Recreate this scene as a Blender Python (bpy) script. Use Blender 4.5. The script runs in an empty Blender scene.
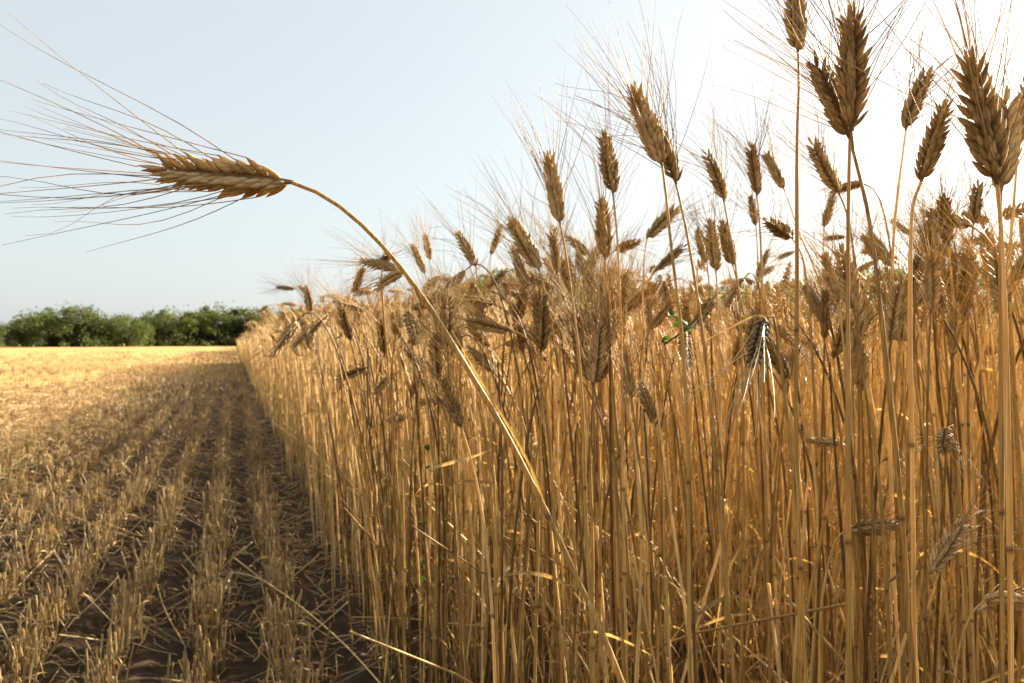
import bpy, math, random
import numpy as np
from mathutils import Vector, Matrix, Euler

random.seed(7)
rng = np.random.default_rng(11)
R = math.radians
scene = bpy.context.scene
COL = scene.collection

# ------------------------------------------------------------------ camera
F = 796.0                    # focal length in pixels of the 1024 px frame
YAW = R(19.19)               # the crop rows run along +Y; the camera looks to the right of them
CAMZ = 0.75
cam_data = bpy.data.cameras.new('camera')
cam_data.sensor_width = 36.0
cam_data.lens = F / 1024 * 36.0
cam_data.clip_start = 0.02
cam_data.clip_end = 3000
cam_data.dof.use_dof = True
cam_data.dof.focus_distance = 0.56
cam_data.dof.aperture_fstop = 18.0
cam = bpy.data.objects.new('camera', cam_data)
COL.objects.link(cam)
cam.location = (0, 0, CAMZ)
cam.rotation_euler = (R(90), 0, -YAW)
scene.camera = cam

# ------------------------------------------------------------------ light
SUN_EL = R(22.5)
SUN_AZ = YAW + R(47.0)       # clockwise from +Y
world = bpy.data.worlds.new('World')
scene.world = world
world.use_nodes = True
wn = world.node_tree.nodes
wl = world.node_tree.links
bg = wn['Background']
sky = wn.new('ShaderNodeTexSky')
sky.sky_type = 'NISHITA'
sky.sun_disc = False
sky.sun_elevation = SUN_EL
sky.sun_rotation = SUN_AZ
sky.altitude = 100
sky.air_density = 1.0
sky.dust_density = 2.5
sky.ozone_density = 1.0
# a milky summer sky: thin high haze evens out the blue
hs = wn.new('ShaderNodeHueSaturation')
hs.inputs['Saturation'].default_value = 0.75
wl.new(sky.outputs[0], hs.inputs['Color'])
veil = wn.new('ShaderNodeMix')
veil.data_type = 'RGBA'
veil.inputs[0].default_value = 0.77
wl.new(hs.outputs[0], veil.inputs[6])
veil.inputs[7].default_value = (2.50, 2.74, 2.75, 1)
wl.new(veil.outputs[2], bg.inputs[0])
bg.inputs[1].default_value = 0.054

sun_dir = Vector((math.sin(SUN_AZ) * math.cos(SUN_EL), math.cos(SUN_AZ) * math.cos(SUN_EL), math.sin(SUN_EL)))
sl = bpy.data.lights.new('sun', 'SUN')
sl.energy = 5.0
sl.angle = R(0.6)
sl.color = (1.0, 0.86, 0.63)
sun = bpy.data.objects.new('sun', sl)
COL.objects.link(sun)
sun.rotation_euler = sun_dir.to_track_quat('Z', 'Y').to_euler()

vs = scene.view_settings
vs.view_transform = 'Standard'
vs.look = 'None'
vs.exposure = 2.42
vs.gamma = 1.0
vs.use_curve_mapping = False
cy = scene.cycles
cy.sample_clamp_indirect = 4.0
cy.max_bounces = 8
cy.diffuse_bounces = 4
cy.transmission_bounces = 5
cy.use_denoising = True
cy.denoising_prefilter = 'ACCURATE'

# ------------------------------------------------------------------ projection helpers
RIGHT = np.array([math.cos(YAW), -math.sin(YAW), 0.0])
FWD = np.array([math.sin(YAW), math.cos(YAW), 0.0])
UP = np.array([0.0, 0.0, 1.0])
EYE = np.array([0.0, 0.0, CAMZ])


def at(px, py, d):
    """a point seen at pixel (px, py) at depth d metres"""
    return EYE + RIGHT * ((px - 512) / F * d) + UP * ((341.5 - py) / F * d) + FWD * d


def proj(P):
    P = np.asarray(P, float) - EYE
    d = P @ FWD
    return 512 + F * (P @ RIGHT) / d, 341.5 - F * P[..., 2] / d, d


# ------------------------------------------------------------------ mesh helpers
class MB:
    """collects batches of vertices, faces and two per-vertex values (tint, dark)"""

    def __init__(self):
        self.v, self.q, self.t, self.a, self.b, self.n = [], [], [], [], [], 0

    def add(self, v, quads=None, tris=None, tint=0.5, dark=0.0):
        v = np.asarray(v, np.float32).reshape(-1, 3)
        m = len(v)
        self.v.append(v)
        if quads is not None and len(quads):
            self.q.append(np.asarray(quads, np.int64).reshape(-1, 4) + self.n)
        if tris is not None and len(tris):
            self.t.append(np.asarray(tris, np.int64).reshape(-1, 3) + self.n)
        self.a.append(np.broadcast_to(np.asarray(tint, np.float32), (m,)))
        self.b.append(np.broadcast_to(np.asarray(dark, np.float32), (m,)))
        self.n += m

    def arrays(self):
        v = np.concatenate(self.v)
        q = np.concatenate(self.q) if self.q else np.zeros((0, 4), np.int64)
        t = np.concatenate(self.t) if self.t else np.zeros((0, 3), np.int64)
        return v, q, t, np.concatenate(self.a), np.concatenate(self.b)

    def mesh(self, name, mat, smooth=True):
        v, q, t, a, b = self.arrays()
        me = bpy.data.meshes.new(name)
        me.vertices.add(len(v))
        me.vertices.foreach_set('co', v.ravel())
        nl = q.size + t.size
        me.loops.add(nl)
        me.loops.foreach_set('vertex_index', np.concatenate([q.ravel(), t.ravel()]).astype(np.int32))
        npoly = len(q) + len(t)
        me.polygons.add(npoly)
        starts = np.concatenate([np.arange(len(q)) * 4, len(q) * 4 + np.arange(len(t)) * 3]).astype(np.int32)
        me.polygons.foreach_set('loop_start', starts)
        me.update(calc_edges=True)
        me.polygons.foreach_set('use_smooth', np.full(npoly, smooth, bool))
        for nm, arr in (('tint', a), ('dark', b)):
            at_ = me.attributes.new(nm, 'FLOAT', 'POINT')
            at_.data.foreach_set('value', np.ascontiguousarray(arr, np.float32))
        me.materials.append(mat)
        me.update()
        return me


def norm(v):
    return v / np.maximum(np.linalg.norm(v, axis=-1, keepdims=True), 1e-12)


def tubes(mb, P, rad, k=5, tint=None, dark=0.0, cap=False):
    """P (B,n,3) centre lines, rad (B,n) radii, k sides"""
    P = np.asarray(P, float)
    B, n, _ = P.shape
    rad = np.broadcast_to(np.asarray(rad, float), (B, n))
    T = norm(np.gradient(P, axis=1))
    mean = norm(P[:, -1] - P[:, 0] + 1e-9)
    ref = np.eye(3)[np.argmin(np.abs(mean), axis=1)][:, None, :]
    U = norm(ref - (ref * T).sum(-1, keepdims=True) * T)
    W = np.cross(T, U)
    ang = np.arange(k) / k * 2 * np.pi
    ring = U[:, :, None, :] * np.cos(ang)[None, None, :, None] + W[:, :, None, :] * np.sin(ang)[None, None, :, None]
    V = P[:, :, None, :] + ring * rad[:, :, None, None]
    i = np.arange(n - 1)[:, None] * k
    j = np.arange(k)[None, :]
    j2 = (j + 1) % k
    q = np.stack([i + j, i + j2, i + k + j2, i + k + j], -1).reshape(-1, 4)
    Q = (np.arange(B)[:, None, None] * (n * k) + q[None]).reshape(-1, 4)
    if tint is None:
        tint = rng.random(B)
    tint = np.broadcast_to(np.asarray(tint, float).reshape(-1, 1, 1), (B, n, k)).ravel() if np.ndim(tint) else tint
    d = np.broadcast_to(np.asarray(dark, float), (B, n))[:, :, None] if np.ndim(dark) else dark
    d = np.broadcast_to(d, (B, n, k)).ravel() if np.ndim(dark) else d
    T3 = None
    mb.add(V, Q, T3, tint, d)


def ribbons(mb, P, width, side, tint=None, fold=0.3):
    """leaf strips: P (B,n,3), width (B,n), side (B,n,3); three vertices across with a keel"""
    P = np.asarray(P, float)
    B, n, _ = P.shape
    w = np.broadcast_to(width, (B, n))[..., None]
    T = norm(np.gradient(P, axis=1))
    N = norm(np.cross(T, side))
    V = np.stack([P - side * w, P + N * w * fold, P + side * w], 2)
    i = np.arange(n - 1)[:, None] * 3
    j = np.arange(2)[None, :]
    q = np.stack([i + j, i + j + 1, i + 3 + j + 1, i + 3 + j], -1).reshape(-1, 4)
    Q = (np.arange(B)[:, None, None] * (n * 3) + q[None]).reshape(-1, 4)
    if tint is None:
        tint = rng.random(B)
    tt = np.broadcast_to(np.asarray(tint, float).reshape(-1, 1, 1), (B, n, 3)).ravel()
    mb.add(V, Q, None, tt, 0.0)


# ------------------------------------------------------------------ materials
def nodes_of(name):
    m = bpy.data.materials.new(name)
    m.use_nodes = True
    nt = m.node_tree
    for n in list(nt.nodes):
        nt.nodes.remove(n)
    out = nt.nodes.new('ShaderNodeOutputMaterial')
    return m, nt, out


def ramp(nt, stops, fac):
    r = nt.nodes.new('ShaderNodeValToRGB')
    el = r.color_ramp.elements
    while len(el) < len(stops):
        el.new(0.5)
    for e, (p, c) in zip(el, stops):
        e.position = p
        e.color = (*c, 1)
    nt.links.new(fac, r.inputs[0])
    return r.outputs[0]


def mixc(nt, fac, a, b, mode='MIX'):
    m = nt.nodes.new('ShaderNodeMix')
    m.data_type = 'RGBA'
    m.blend_type = mode
    for s, v in ((m.inputs[0], fac), (m.inputs[6], a), (m.inputs[7], b)):
        if hasattr(v, 'links'):
            nt.links.new(v, s)
        elif isinstance(v, (int, float)):
            s.default_value = v
        else:
            s.default_value = (*v, 1)
    return m.outputs[2]


def mathn(nt, op, a, b=None):
    m = nt.nodes.new('ShaderNodeMath')
    m.operation = op
    for s, v in zip(m.inputs, (a, b)):
        if v is None:
            continue
        if hasattr(v, 'links'):
            nt.links.new(v, s)
        else:
            s.default_value = v
    return m.outputs[0]


def attr(nt, name):
    a = nt.nodes.new('ShaderNodeAttribute')
    a.attribute_name = name
    return a.outputs['Fac']


def noise(nt, scale, detail=3, vec=None, rough=0.55):
    n = nt.nodes.new('ShaderNodeTexNoise')
    n.inputs['Scale'].default_value = scale
    n.inputs['Detail'].default_value = detail
    n.inputs['Roughness'].default_value = rough
    if vec is not None:
        nt.links.new(vec, n.inputs['Vector'])
    return n.outputs['Fac']


def objcoord(nt, sc):
    t = nt.nodes.new('ShaderNodeTexCoord')
    m = nt.nodes.new('ShaderNodeMapping')
    m.inputs['Scale'].default_value = sc
    nt.links.new(t.outputs['Object'], m.inputs['Vector'])
    return m.outputs[0]


def straw_material(name, stops, dark_col, streak=(800, 800, 9), trans=0.3, rough=0.42, spec=0.45, trans_gain=1.15):
    m, nt, out = nodes_of(name)
    oi = nt.nodes.new('ShaderNodeObjectInfo')
    t = attr(nt, 'tint')
    t2 = mathn(nt, 'ADD', t, mathn(nt, 'MULTIPLY', mathn(nt, 'SUBTRACT', oi.outputs['Random'], 0.5), 0.55))
    nz = noise(nt, 1.0, 3, objcoord(nt, streak))
    t3 = mathn(nt, 'ADD', t2, mathn(nt, 'MULTIPLY', mathn(nt, 'SUBTRACT', nz, 0.5), 1.5))
    col = ramp(nt, stops, t3)
    # weathering: irregular grey-brown flecks
    fl = noise(nt, 1.0, 4, objcoord(nt, (190, 190, 60)), 0.7)
    flm = nt.nodes.new('ShaderNodeMapRange')
    flm.inputs[1].default_value = 0.58
    flm.inputs[2].default_value = 0.75
    nt.links.new(fl, flm.inputs[0])
    col = mixc(nt, mathn(nt, 'MULTIPLY', flm.outputs[0], 0.5), col, (0.17, 0.105, 0.05))
    col = mixc(nt, attr(nt, 'dark'), col, dark_col)
    p = nt.nodes.new('ShaderNodeBsdfPrincipled')
    nt.links.new(col, p.inputs['Base Color'])
    p.inputs['Roughness'].default_value = rough
    p.inputs['Specular IOR Level'].default_value = spec
    b = nt.nodes.new('ShaderNodeBump')
    b.inputs['Strength'].default_value = 0.35
    b.inputs['Distance'].default_value = 0.0006
    nt.links.new(nz, b.inputs['Height'])
    nt.links.new(b.outputs[0], p.inputs['Normal'])
    tr = nt.nodes.new('ShaderNodeBsdfTranslucent')
    tc = mixc(nt, 1.0, col, (trans_gain, trans_gain * 0.88, trans_gain * 0.50), 'MULTIPLY')
    nt.links.new(tc, tr.inputs['Color'])
    mx = nt.nodes.new('ShaderNodeMixShader')
    mx.inputs[0].default_value = trans
    nt.links.new(p.outputs[0], mx.inputs[1])
    nt.links.new(tr.outputs[0], mx.inputs[2])
    nt.links.new(mx.outputs[0], out.inputs[0])
    return m


M_STEM = straw_material('dry_stem', [(0.0, (0.12, 0.068, 0.020)), (0.35, (0.36, 0.220, 0.066)), (0.7, (0.56, 0.370, 0.124)), (1.0, (0.76, 0.57, 0.27))],
                        (0.06, 0.03, 0.013), trans=0.24, rough=0.52, spec=0.32)
M_EAR = straw_material('ripe_ear', [(0.0, (0.16, 0.098, 0.040)), (0.35, (0.335, 0.220, 0.090)), (0.7, (0.49, 0.338, 0.148)), (1.0, (0.68, 0.51, 0.27))],
                       (0.11, 0.06, 0.026), streak=(800, 800, 120), trans=0.30, rough=0.62, spec=0.2)
M_AWN = straw_material('awn', [(0.0, (0.18, 0.115, 0.045)), (0.5, (0.42, 0.29, 0.115)), (1.0, (0.64, 0.46, 0.20))],
                       (0.05, 0.03, 0.02), streak=(60, 60, 60), trans=0.34, rough=0.6, spec=0.3)
M_LEAF = straw_material('dry_leaf', [(0.0, (0.22, 0.13, 0.05)), (0.5, (0.42, 0.27, 0.11)), (1.0, (0.60, 0.44, 0.22))],
                        (0.1, 0.06, 0.03), streak=(300, 300, 30), trans=0.42, rough=0.65, spec=0.25)
M_STUB = straw_material('cut_straw', [(0.0, (0.18, 0.115, 0.050)), (0.4, (0.38, 0.260, 0.112)), (0.75, (0.54, 0.385, 0.172)), (1.0, (0.70, 0.53, 0.27))],
                        (0.08, 0.05, 0.03), streak=(300, 300, 25), trans=0.22, rough=0.5)


def green_material(name, a, b, trans=0.35):
    m, nt, out = nodes_of(name)
    oi = nt.nodes.new('ShaderNodeObjectInfo')
    f = mathn(nt, 'ADD', mathn(nt, 'MULTIPLY', attr(nt, 'tint'), 0.7), mathn(nt, 'MULTIPLY', oi.outputs['Random'], 0.4))
    col = ramp(nt, [(0.0, a), (1.0, b)], f)
    p = nt.nodes.new('ShaderNodeBsdfPrincipled')
    nt.links.new(col, p.inputs['Base Color'])
    p.inputs['Roughness'].default_value = 0.6
    p.inputs['Specular IOR Level'].default_value = 0.25
    tr = nt.nodes.new('ShaderNodeBsdfTranslucent')
    nt.links.new(mixc(nt, 1.0, col, (1.3, 1.5, 0.6), 'MULTIPLY'), tr.inputs['Color'])
    mx = nt.nodes.new('ShaderNodeMixShader')
    mx.inputs[0].default_value = trans
    nt.links.new(p.outputs[0], mx.inputs[1])
    nt.links.new(tr.outputs[0], mx.inputs[2])
    nt.links.new(mx.outputs[0], out.inputs[0])
    return m


M_TREE = green_material('tree_leaves', (0.036, 0.046, 0.016), (0.110, 0.122, 0.040))  # leaf tones lightened so distance haze sits in the colour
M_WEED = green_material('weed_leaves', (0.045, 0.065, 0.018), (0.085, 0.115, 0.03))
M_WOOD = green_material('far_leaves', (0.07, 0.085, 0.03), (0.13, 0.14, 0.05))


def bark_material():
    m, nt, out = nodes_of('bark')
    p = nt.nodes.new('ShaderNodeBsdfPrincipled')
    col = ramp(nt, [(0.3, (0.05, 0.035, 0.022)), (0.7, (0.13, 0.1, 0.07))], noise(nt, 6, 4))
    nt.links.new(col, p.inputs['Base Color'])
    p.inputs['Roughness'].default_value = 0.9
    nt.links.new(p.outputs[0], out.inputs[0])
    return m


M_BARK = bark_material()


def ground_material():
    m, nt, out = nodes_of('field_soil')
    g = nt.nodes.new('ShaderNodeNewGeometry')
    sep = nt.nodes.new('ShaderNodeSeparateXYZ')
    nt.links.new(g.outputs['Position'], sep.inputs[0])
    pos = g.outputs['Position']
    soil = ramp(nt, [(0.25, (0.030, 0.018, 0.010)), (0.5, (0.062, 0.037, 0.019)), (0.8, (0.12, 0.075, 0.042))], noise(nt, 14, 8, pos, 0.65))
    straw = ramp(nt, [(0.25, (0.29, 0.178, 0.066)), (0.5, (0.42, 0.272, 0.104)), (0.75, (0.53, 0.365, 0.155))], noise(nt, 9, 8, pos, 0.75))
    # straw left by the combine; its golden-to-soil edge also paints the crop's shadow boundary
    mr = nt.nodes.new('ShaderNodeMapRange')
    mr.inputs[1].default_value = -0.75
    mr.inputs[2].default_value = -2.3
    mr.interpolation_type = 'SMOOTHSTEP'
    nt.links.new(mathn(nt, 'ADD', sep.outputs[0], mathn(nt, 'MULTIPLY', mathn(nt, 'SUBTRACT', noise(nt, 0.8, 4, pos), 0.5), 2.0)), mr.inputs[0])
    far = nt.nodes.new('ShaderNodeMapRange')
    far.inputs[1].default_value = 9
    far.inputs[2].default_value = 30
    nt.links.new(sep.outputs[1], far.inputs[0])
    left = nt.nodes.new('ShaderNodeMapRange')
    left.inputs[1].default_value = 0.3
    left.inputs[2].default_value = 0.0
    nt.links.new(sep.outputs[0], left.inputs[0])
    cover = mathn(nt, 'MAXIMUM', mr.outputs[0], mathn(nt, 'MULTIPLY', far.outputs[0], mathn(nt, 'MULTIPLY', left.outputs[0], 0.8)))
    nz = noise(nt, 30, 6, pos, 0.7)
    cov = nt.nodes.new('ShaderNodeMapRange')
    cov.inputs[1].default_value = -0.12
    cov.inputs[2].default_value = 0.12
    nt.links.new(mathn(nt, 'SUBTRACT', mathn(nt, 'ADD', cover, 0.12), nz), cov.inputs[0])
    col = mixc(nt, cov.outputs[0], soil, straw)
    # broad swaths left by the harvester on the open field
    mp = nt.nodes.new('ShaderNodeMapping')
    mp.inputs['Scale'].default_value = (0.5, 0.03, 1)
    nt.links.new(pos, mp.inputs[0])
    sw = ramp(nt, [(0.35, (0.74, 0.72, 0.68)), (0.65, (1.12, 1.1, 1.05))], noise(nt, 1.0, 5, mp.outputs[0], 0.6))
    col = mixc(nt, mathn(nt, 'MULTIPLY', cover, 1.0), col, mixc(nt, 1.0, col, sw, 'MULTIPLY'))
    p = nt.nodes.new('ShaderNodeBsdfPrincipled')
    nt.links.new(col, p.inputs['Base Color'])
    p.inputs['Roughness'].default_value = 0.95
    p.inputs['Specular IOR Level'].default_value = 0.15
    b = nt.nodes.new('ShaderNodeBump')
    b.inputs['Strength'].default_value = 0.6
    b.inputs['Distance'].default_value = 0.02
    nt.links.new(noise(nt, 60, 8, pos, 0.75), b.inputs['Height'])
    nt.links.new(b.outputs[0], p.inputs['Normal'])
    nt.links.new(p.outputs[0], out.inputs[0])
    return m


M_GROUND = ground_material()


# ------------------------------------------------------------------ object helpers
def link(name, mesh, parent=None):
    o = bpy.data.objects.new(name, mesh)
    COL.objects.link(o)
    if parent is not None:
        o.parent = parent
    return o


def tag(o, label=None, cat=None, group=None, kind=None):
    if label:
        o['label'] = label
    if cat:
        o['category'] = cat
    if group:
        o['group'] = group
    if kind:
        o['kind'] = kind
    return o


def empty(name, loc):
    o = bpy.data.objects.new(name, None)
    COL.objects.link(o)
    o.empty_display_size = 0.05
    o.location = loc
    return o


# ------------------------------------------------------------------ numpy value noise
_tab = np.random.default_rng(3).random((256, 256))


def vnoise(x, y):
    xi, yi = np.floor(x).astype(int), np.floor(y).astype(int)
    fx, fy = x - xi, y - yi
    fx, fy = fx * fx * (3 - 2 * fx), fy * fy * (3 - 2 * fy)
    g = lambda a, b: _tab[a % 256, b % 256]
    return (g(xi, yi) * (1 - fx) + g(xi + 1, yi) * fx) * (1 - fy) + (g(xi, yi + 1) * (1 - fx) + g(xi + 1, yi + 1) * fx) * fy


def fbm(x, y, o=4):
    s, a = 0, 0.5
    for k in range(o):
        s = s + a * (vnoise(x * 2 ** k + 17 * k, y * 2 ** k + 31 * k) - 0.5)
        a *= 0.5
    return s


ROW = 0.187
ROW0 = 0.335                 # foot of the first standing row


def ground_z(x, y):
    near = np.exp(-((y - 2) / 9.0) ** 2) * np.exp(-((x + 1) / 5.0) ** 2)
    z = 0.055 * fbm(x * 5, y * 5, 5) * near + 0.05 * fbm(x * 18, y * 18, 3) * near
    z = z + near * 0.014 * np.cos((x - ROW0) / ROW * 2 * np.pi)          # the drilled rows stand on low ridges
    z = z + 0.06 * fbm(x * 0.25, y * 0.25, 3)
    # the open field rolls gently far away
    z = z + np.clip((np.hypot(x, y) - 35) / 200, 0, 1) * 1.6 * fbm(x * 0.012 + 5, y * 0.012, 2)
    return z


def axis(fine0, fine1, step, lo, hi):
    a = list(np.arange(fine0, fine1, step))
    s, v = step, fine1
    while v < hi:
        a.append(v)
        s *= 1.12
        v += s
    a.append(hi)
    s, v = step, fine0
    while v > lo:
        s *= 1.12
        v -= s
        a.append(max(v, lo))
    return np.array(sorted(set(np.round(a, 4))))


gx = axis(-1.8, 0.6, 0.014, -900, 900)
gy = axis(1.2, 4.2, 0.016, -900, 900)
X, Y = np.meshgrid(gx, gy)
Z = ground_z(X, Y)
mb = MB()
nx, ny = len(gx), len(gy)
ii = (np.arange(ny - 1)[:, None] * nx + np.arange(nx - 1)[None, :]).ravel()
mb.add(np.stack([X, Y, Z], -1), np.stack([ii, ii + 1, ii + nx + 1, ii + nx], -1))
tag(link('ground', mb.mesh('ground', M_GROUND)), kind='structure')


# ------------------------------------------------------------------ ears of wheat
def floret_template(rings, k):
    """a pointed, keeled husk: width along t, thickness along t; unit length"""
    t = np.linspace(0, 1, rings)
    w = np.clip(t, 0, 1) ** 0.55 * np.clip(1 - t, 0, 1) ** 0.85
    w = w / w.max()
    w[0] = 0.3
    w[-1] = 0.03
    ang = np.arange(k) / k * 2 * np.pi
    keel = 1 + 0.38 * np.clip(np.cos(ang), 0, 1) ** 6
    x = w[:, None] * np.cos(ang)[None] * keel
    y = w[:, None] * np.sin(ang)[None]
    z = np.repeat(t[:, None], k, 1)
    V = np.stack([x, y, z], -1).reshape(-1, 3)
    i = np.arange(rings - 1)[:, None] * k
    j = np.arange(k)[None]
    j2 = (j + 1) % k
    q = np.stack([i + j, i + j2, i + k + j2, i + k + j], -1).reshape(-1, 4)
    return V, q


def bend_z(P, kappa):
    """bend along the ear axis towards -x"""
    z = P[..., 2]
    th = kappa * z
    out = P.copy()
    if abs(kappa) > 1e-6:
        r = 1 / kappa
        out[..., 0] = P[..., 0] * np.cos(th) - r * (1 - np.cos(th))
        out[..., 2] = r * np.sin(th) + P[..., 0] * np.sin(th)
    return out


EAR_LEN = 0.086


def make_ear(seed, nodes=19, rings=9, k=8, awn_seg=8, awn_k=4, full=True, awn_len=(0.095, 0.15), spread=1.0, kappa=2.0, awn_keep=1.0, fat=1.0, even=False, awn_r=0.00034):
    """an ear with its base at the origin, pointing along +Z. Returns (husks MB, awns MB)"""
    r = np.random.default_rng(seed)
    body, beard = MB(), MB()
    tv, tq = floret_template(rings, k)
    step = (EAR_LEN - 0.013) / nodes
    B0, D, OUT, L, WX, WY, TI = [], [], [], [], [], [], []
    tips, tdirs = [], []
    for i in range(nodes + 1):
        f = i / nodes
        s = 1 if i % 2 == 0 else -1
        g = min(1.0, 0.62 + 1.5 * f) * (1 - 0.45 * max(0, f - 0.4) / 0.6)
        h = 0.002 + i * step
        term = i == nodes
        parts = [(1, 'f'), (-1, 'f'), (0, 'c')] + ([(1.5, 'g'), (-1.5, 'g')] if full else [])
        for sy, kind in parts:
            j = r.normal(0, 1, 5)
            spy = 0.30 * sy if not term else 0.2 * sy
            d = np.array([s * (0.40 if not term else 0.05) * (1.15 if kind == 'c' else 0.95), spy, 1.0]) + np.array([j[0], j[1], 0]) * 0.075
            d /= np.linalg.norm(d)
            base = np.array([s * (0.0022 if not term else 0.0), sy * 0.0022, h + (0.0015 if kind == 'c' else 0)]) * np.array([g * fat, g * fat, 1])
            ln = {'f': 0.0160, 'c': 0.0145, 'g': 0.0098}[kind] * (0.82 + 0.25 * g) * (1 + 0.06 * j[2])
            out = np.array([s * 1.0, sy * 0.9, 0.0])
            out = out - d * (out @ d)
            out /= np.linalg.norm(out)
            B0.append(base); D.append(d); OUT.append(out); L.append(ln)
            wd = {'f': 0.0034, 'c': 0.0031, 'g': 0.0023}[kind] * g * fat
            WX.append(wd * 0.80); WY.append(wd * 1.05)
            TI.append(np.clip(0.5 + 0.18 * j[3], 0, 1))
            if kind == 'f' and r.random() < awn_keep and i > 0:
                tips.append(base + d * ln * 0.96 + out * ln * 0.14)
                tdirs.append(d)
    B0, D, OUT = np.array(B0), np.array(D), np.array(OUT)
    L, WX, WY = np.array(L), np.array(WX), np.array(WY)
    SD = np.cross(D, OUT)
    m = len(tv)
    bow = (0.05 * np.sin(np.pi * tv[:, 2]) + 0.15 * tv[:, 2] ** 3)[None, :, None] * OUT[:, None] * L[:, None, None]
    V = (B0[:, None] + OUT[:, None] * (tv[None, :, 0, None] * WX[:, None, None]) + SD[:, None] * (tv[None, :, 1, None] * WY[:, None, None])
         + D[:, None] * (tv[None, :, 2, None] * L[:, None, None]) + bow)
    V = bend_z(V.reshape(-1, 3), kappa)
    N = len(B0)
    Q = (np.arange(N)[:, None, None] * m + tq[None]).reshape(-1, 4)
    tip_dark = np.clip((tv[:, 2] - 0.80) / 0.2, 0, 1) * 0.45 + np.clip(0.12 - tv[:, 2], 0, 1) * 3
    keel_pale = 0.28 * np.clip(tv[:, 0] / (np.abs(tv[:, :2]).max(1) + 1e-6), 0, 1) ** 4
    body.add(V, Q, None, np.clip(np.repeat(TI, m) + np.tile(keel_pale, N) - 0.08, 0, 1), np.tile(tip_dark, N))
    # rachis
    if full:
        zz = np.linspace(-0.002, EAR_LEN - 0.012, 6)
        pr = bend_z(np.stack([zz * 0, zz * 0, zz], -1), kappa)
        tubes(body, pr[None], np.array([[0.0012, 0.0030, 0.0032, 0.0030, 0.0024, 0.0012]]), 7, np.array([0.2]), 0.35)
    # awns
    if tips:
        tips, td = np.array(tips), np.array(tdirs)
        nA = len(tips)
        tt = np.linspace(0, 1, awn_seg)[None, :, None]
        ln = r.uniform(awn_len[0], awn_len[1], nA) * (1.05 - 0.25 * (tips[:, 2] / EAR_LEN))
        d0 = td + r.normal(0, 0.06, (nA, 3))
        d0[:, :2] *= spread * (r.uniform(0.05, 1.4, (nA, 1)) if even else r.uniform(0.75, 1.35, (nA, 1)))
        d0 = norm(d0)
        perp = norm(np.stack([d0[:, 0], d0[:, 1], d0[:, 2] * 0], -1) + 1e-6)
        curl = r.normal(-0.02, 0.04 if even else 0.09, (nA, 1))
        wob = norm(r.normal(0, 1, (nA, 3))) * r.normal(0, 0.03, (nA, 1))
        P = tips[:, None] + (d0[:, None] * tt + (perp * curl)[:, None] * tt ** 2 + wob[:, None] * np.sin(tt * 5)) * ln[:, None, None]
        P = bend_z(P.reshape(-1, 3), kappa * 0.8).reshape(P.shape)
        rad = awn_r * (1 - 0.72 * tt[..., 0]) * np.ones((nA, 1))
        tubes(beard, P, rad, awn_k, r.random(nA) * (0.55 if even else 1.0))  # even beards get low tint, painting their backlit darkness into the colour
    return body, beard


EARS = []
for i in range(7):
    b, a = make_ear(100 + i, nodes=[18, 20, 17, 19, 21, 18, 19][i], kappa=[0.5, 0.8, 3.5, -1.5, 1.5, 5.0, 0.2][i],
                    fat=[0.96, 1.02, 0.9, 0.98, 0.72, 0.95, 0.88][i], spread=[1.15, 0.9, 1.15, 1.0, 1.2, 0.95, 1.05][i], awn_keep=[0.95, 0.8, 0.9, 0.75, 0.9, 0.8, 0.8][i], awn_r=0.00042)
    EARS.append((b.mesh('ear', M_EAR), a.mesh('beard', M_AWN)))
b, a = make_ear(177, nodes=20, kappa=0.9, fat=0.82, spread=0.95, awn_len=(0.11, 0.165), awn_keep=1.0, even=True)
EARS.append((b.mesh('ear', M_EAR), a.mesh('beard', M_AWN)))
b, a = make_ear(191, nodes=16, kappa=1.0, fat=1.1, spread=0.8, awn_len=(0.13, 0.22), awn_keep=0.36, awn_r=0.001)
EARS.append((b.mesh('ear', M_EAR), a.mesh('beard', M_AWN)))


# ------------------------------------------------------------------ stems
def catmull(pts, n):
    pts = np.asarray(pts, float)
    P = np.concatenate([[2 * pts[0] - pts[1]], pts, [2 * pts[-1] - pts[-2]]])
    seg = len(pts) - 1
    dl = np.linalg.norm(np.diff(pts, axis=0), axis=1)
    cum = np.concatenate([[0], np.cumsum(dl)])
    s = np.linspace(0, cum[-1], n)
    out = []
    for v in s:
        i = min(seg - 1, max(0, np.searchsorted(cum, v, side='right') - 1))
        t = (v - cum[i]) / max(dl[i], 1e-9)
        p0, p1, p2, p3 = P[i:i + 4]
        out.append(0.5 * (2 * p1 + (-p0 + p2) * t + (2 * p0 - 5 * p1 + 4 * p2 - p3) * t * t + (-p0 + 3 * p1 - 3 * p2 + p3) * t ** 3))
    return np.array(out)


def bez(p0, p1, p2, p3, n):
    t = np.linspace(0, 1, n)[:, None]
    return p0 * (1 - t) ** 3 + 3 * p1 * t * (1 - t) ** 2 + 3 * p2 * t * t * (1 - t) + p3 * t ** 3


def stem_profile(S, total, r0=0.0011, r1=0.0021, nodes=(0.30, 0.52)):
    """radius and dark value along the distance S from the ear; nodes at given distances, the sheath below each is wider"""
    rad = r0 + (r1 - r0) * np.clip(S / 0.32, 0, 1) ** 0.8
    dark = np.zeros_like(S)
    for nd in nodes:
        rad = rad + 0.00045 * np.exp(-((S - nd) / 0.003) ** 2)
        dark = np.maximum(dark, 0.8 * np.exp(-((S - nd) / 0.0022) ** 2))
        rad = rad + np.where((S > nd - 0.15) & (S < nd), 0.00028, 0)
    return rad, dark


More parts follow.
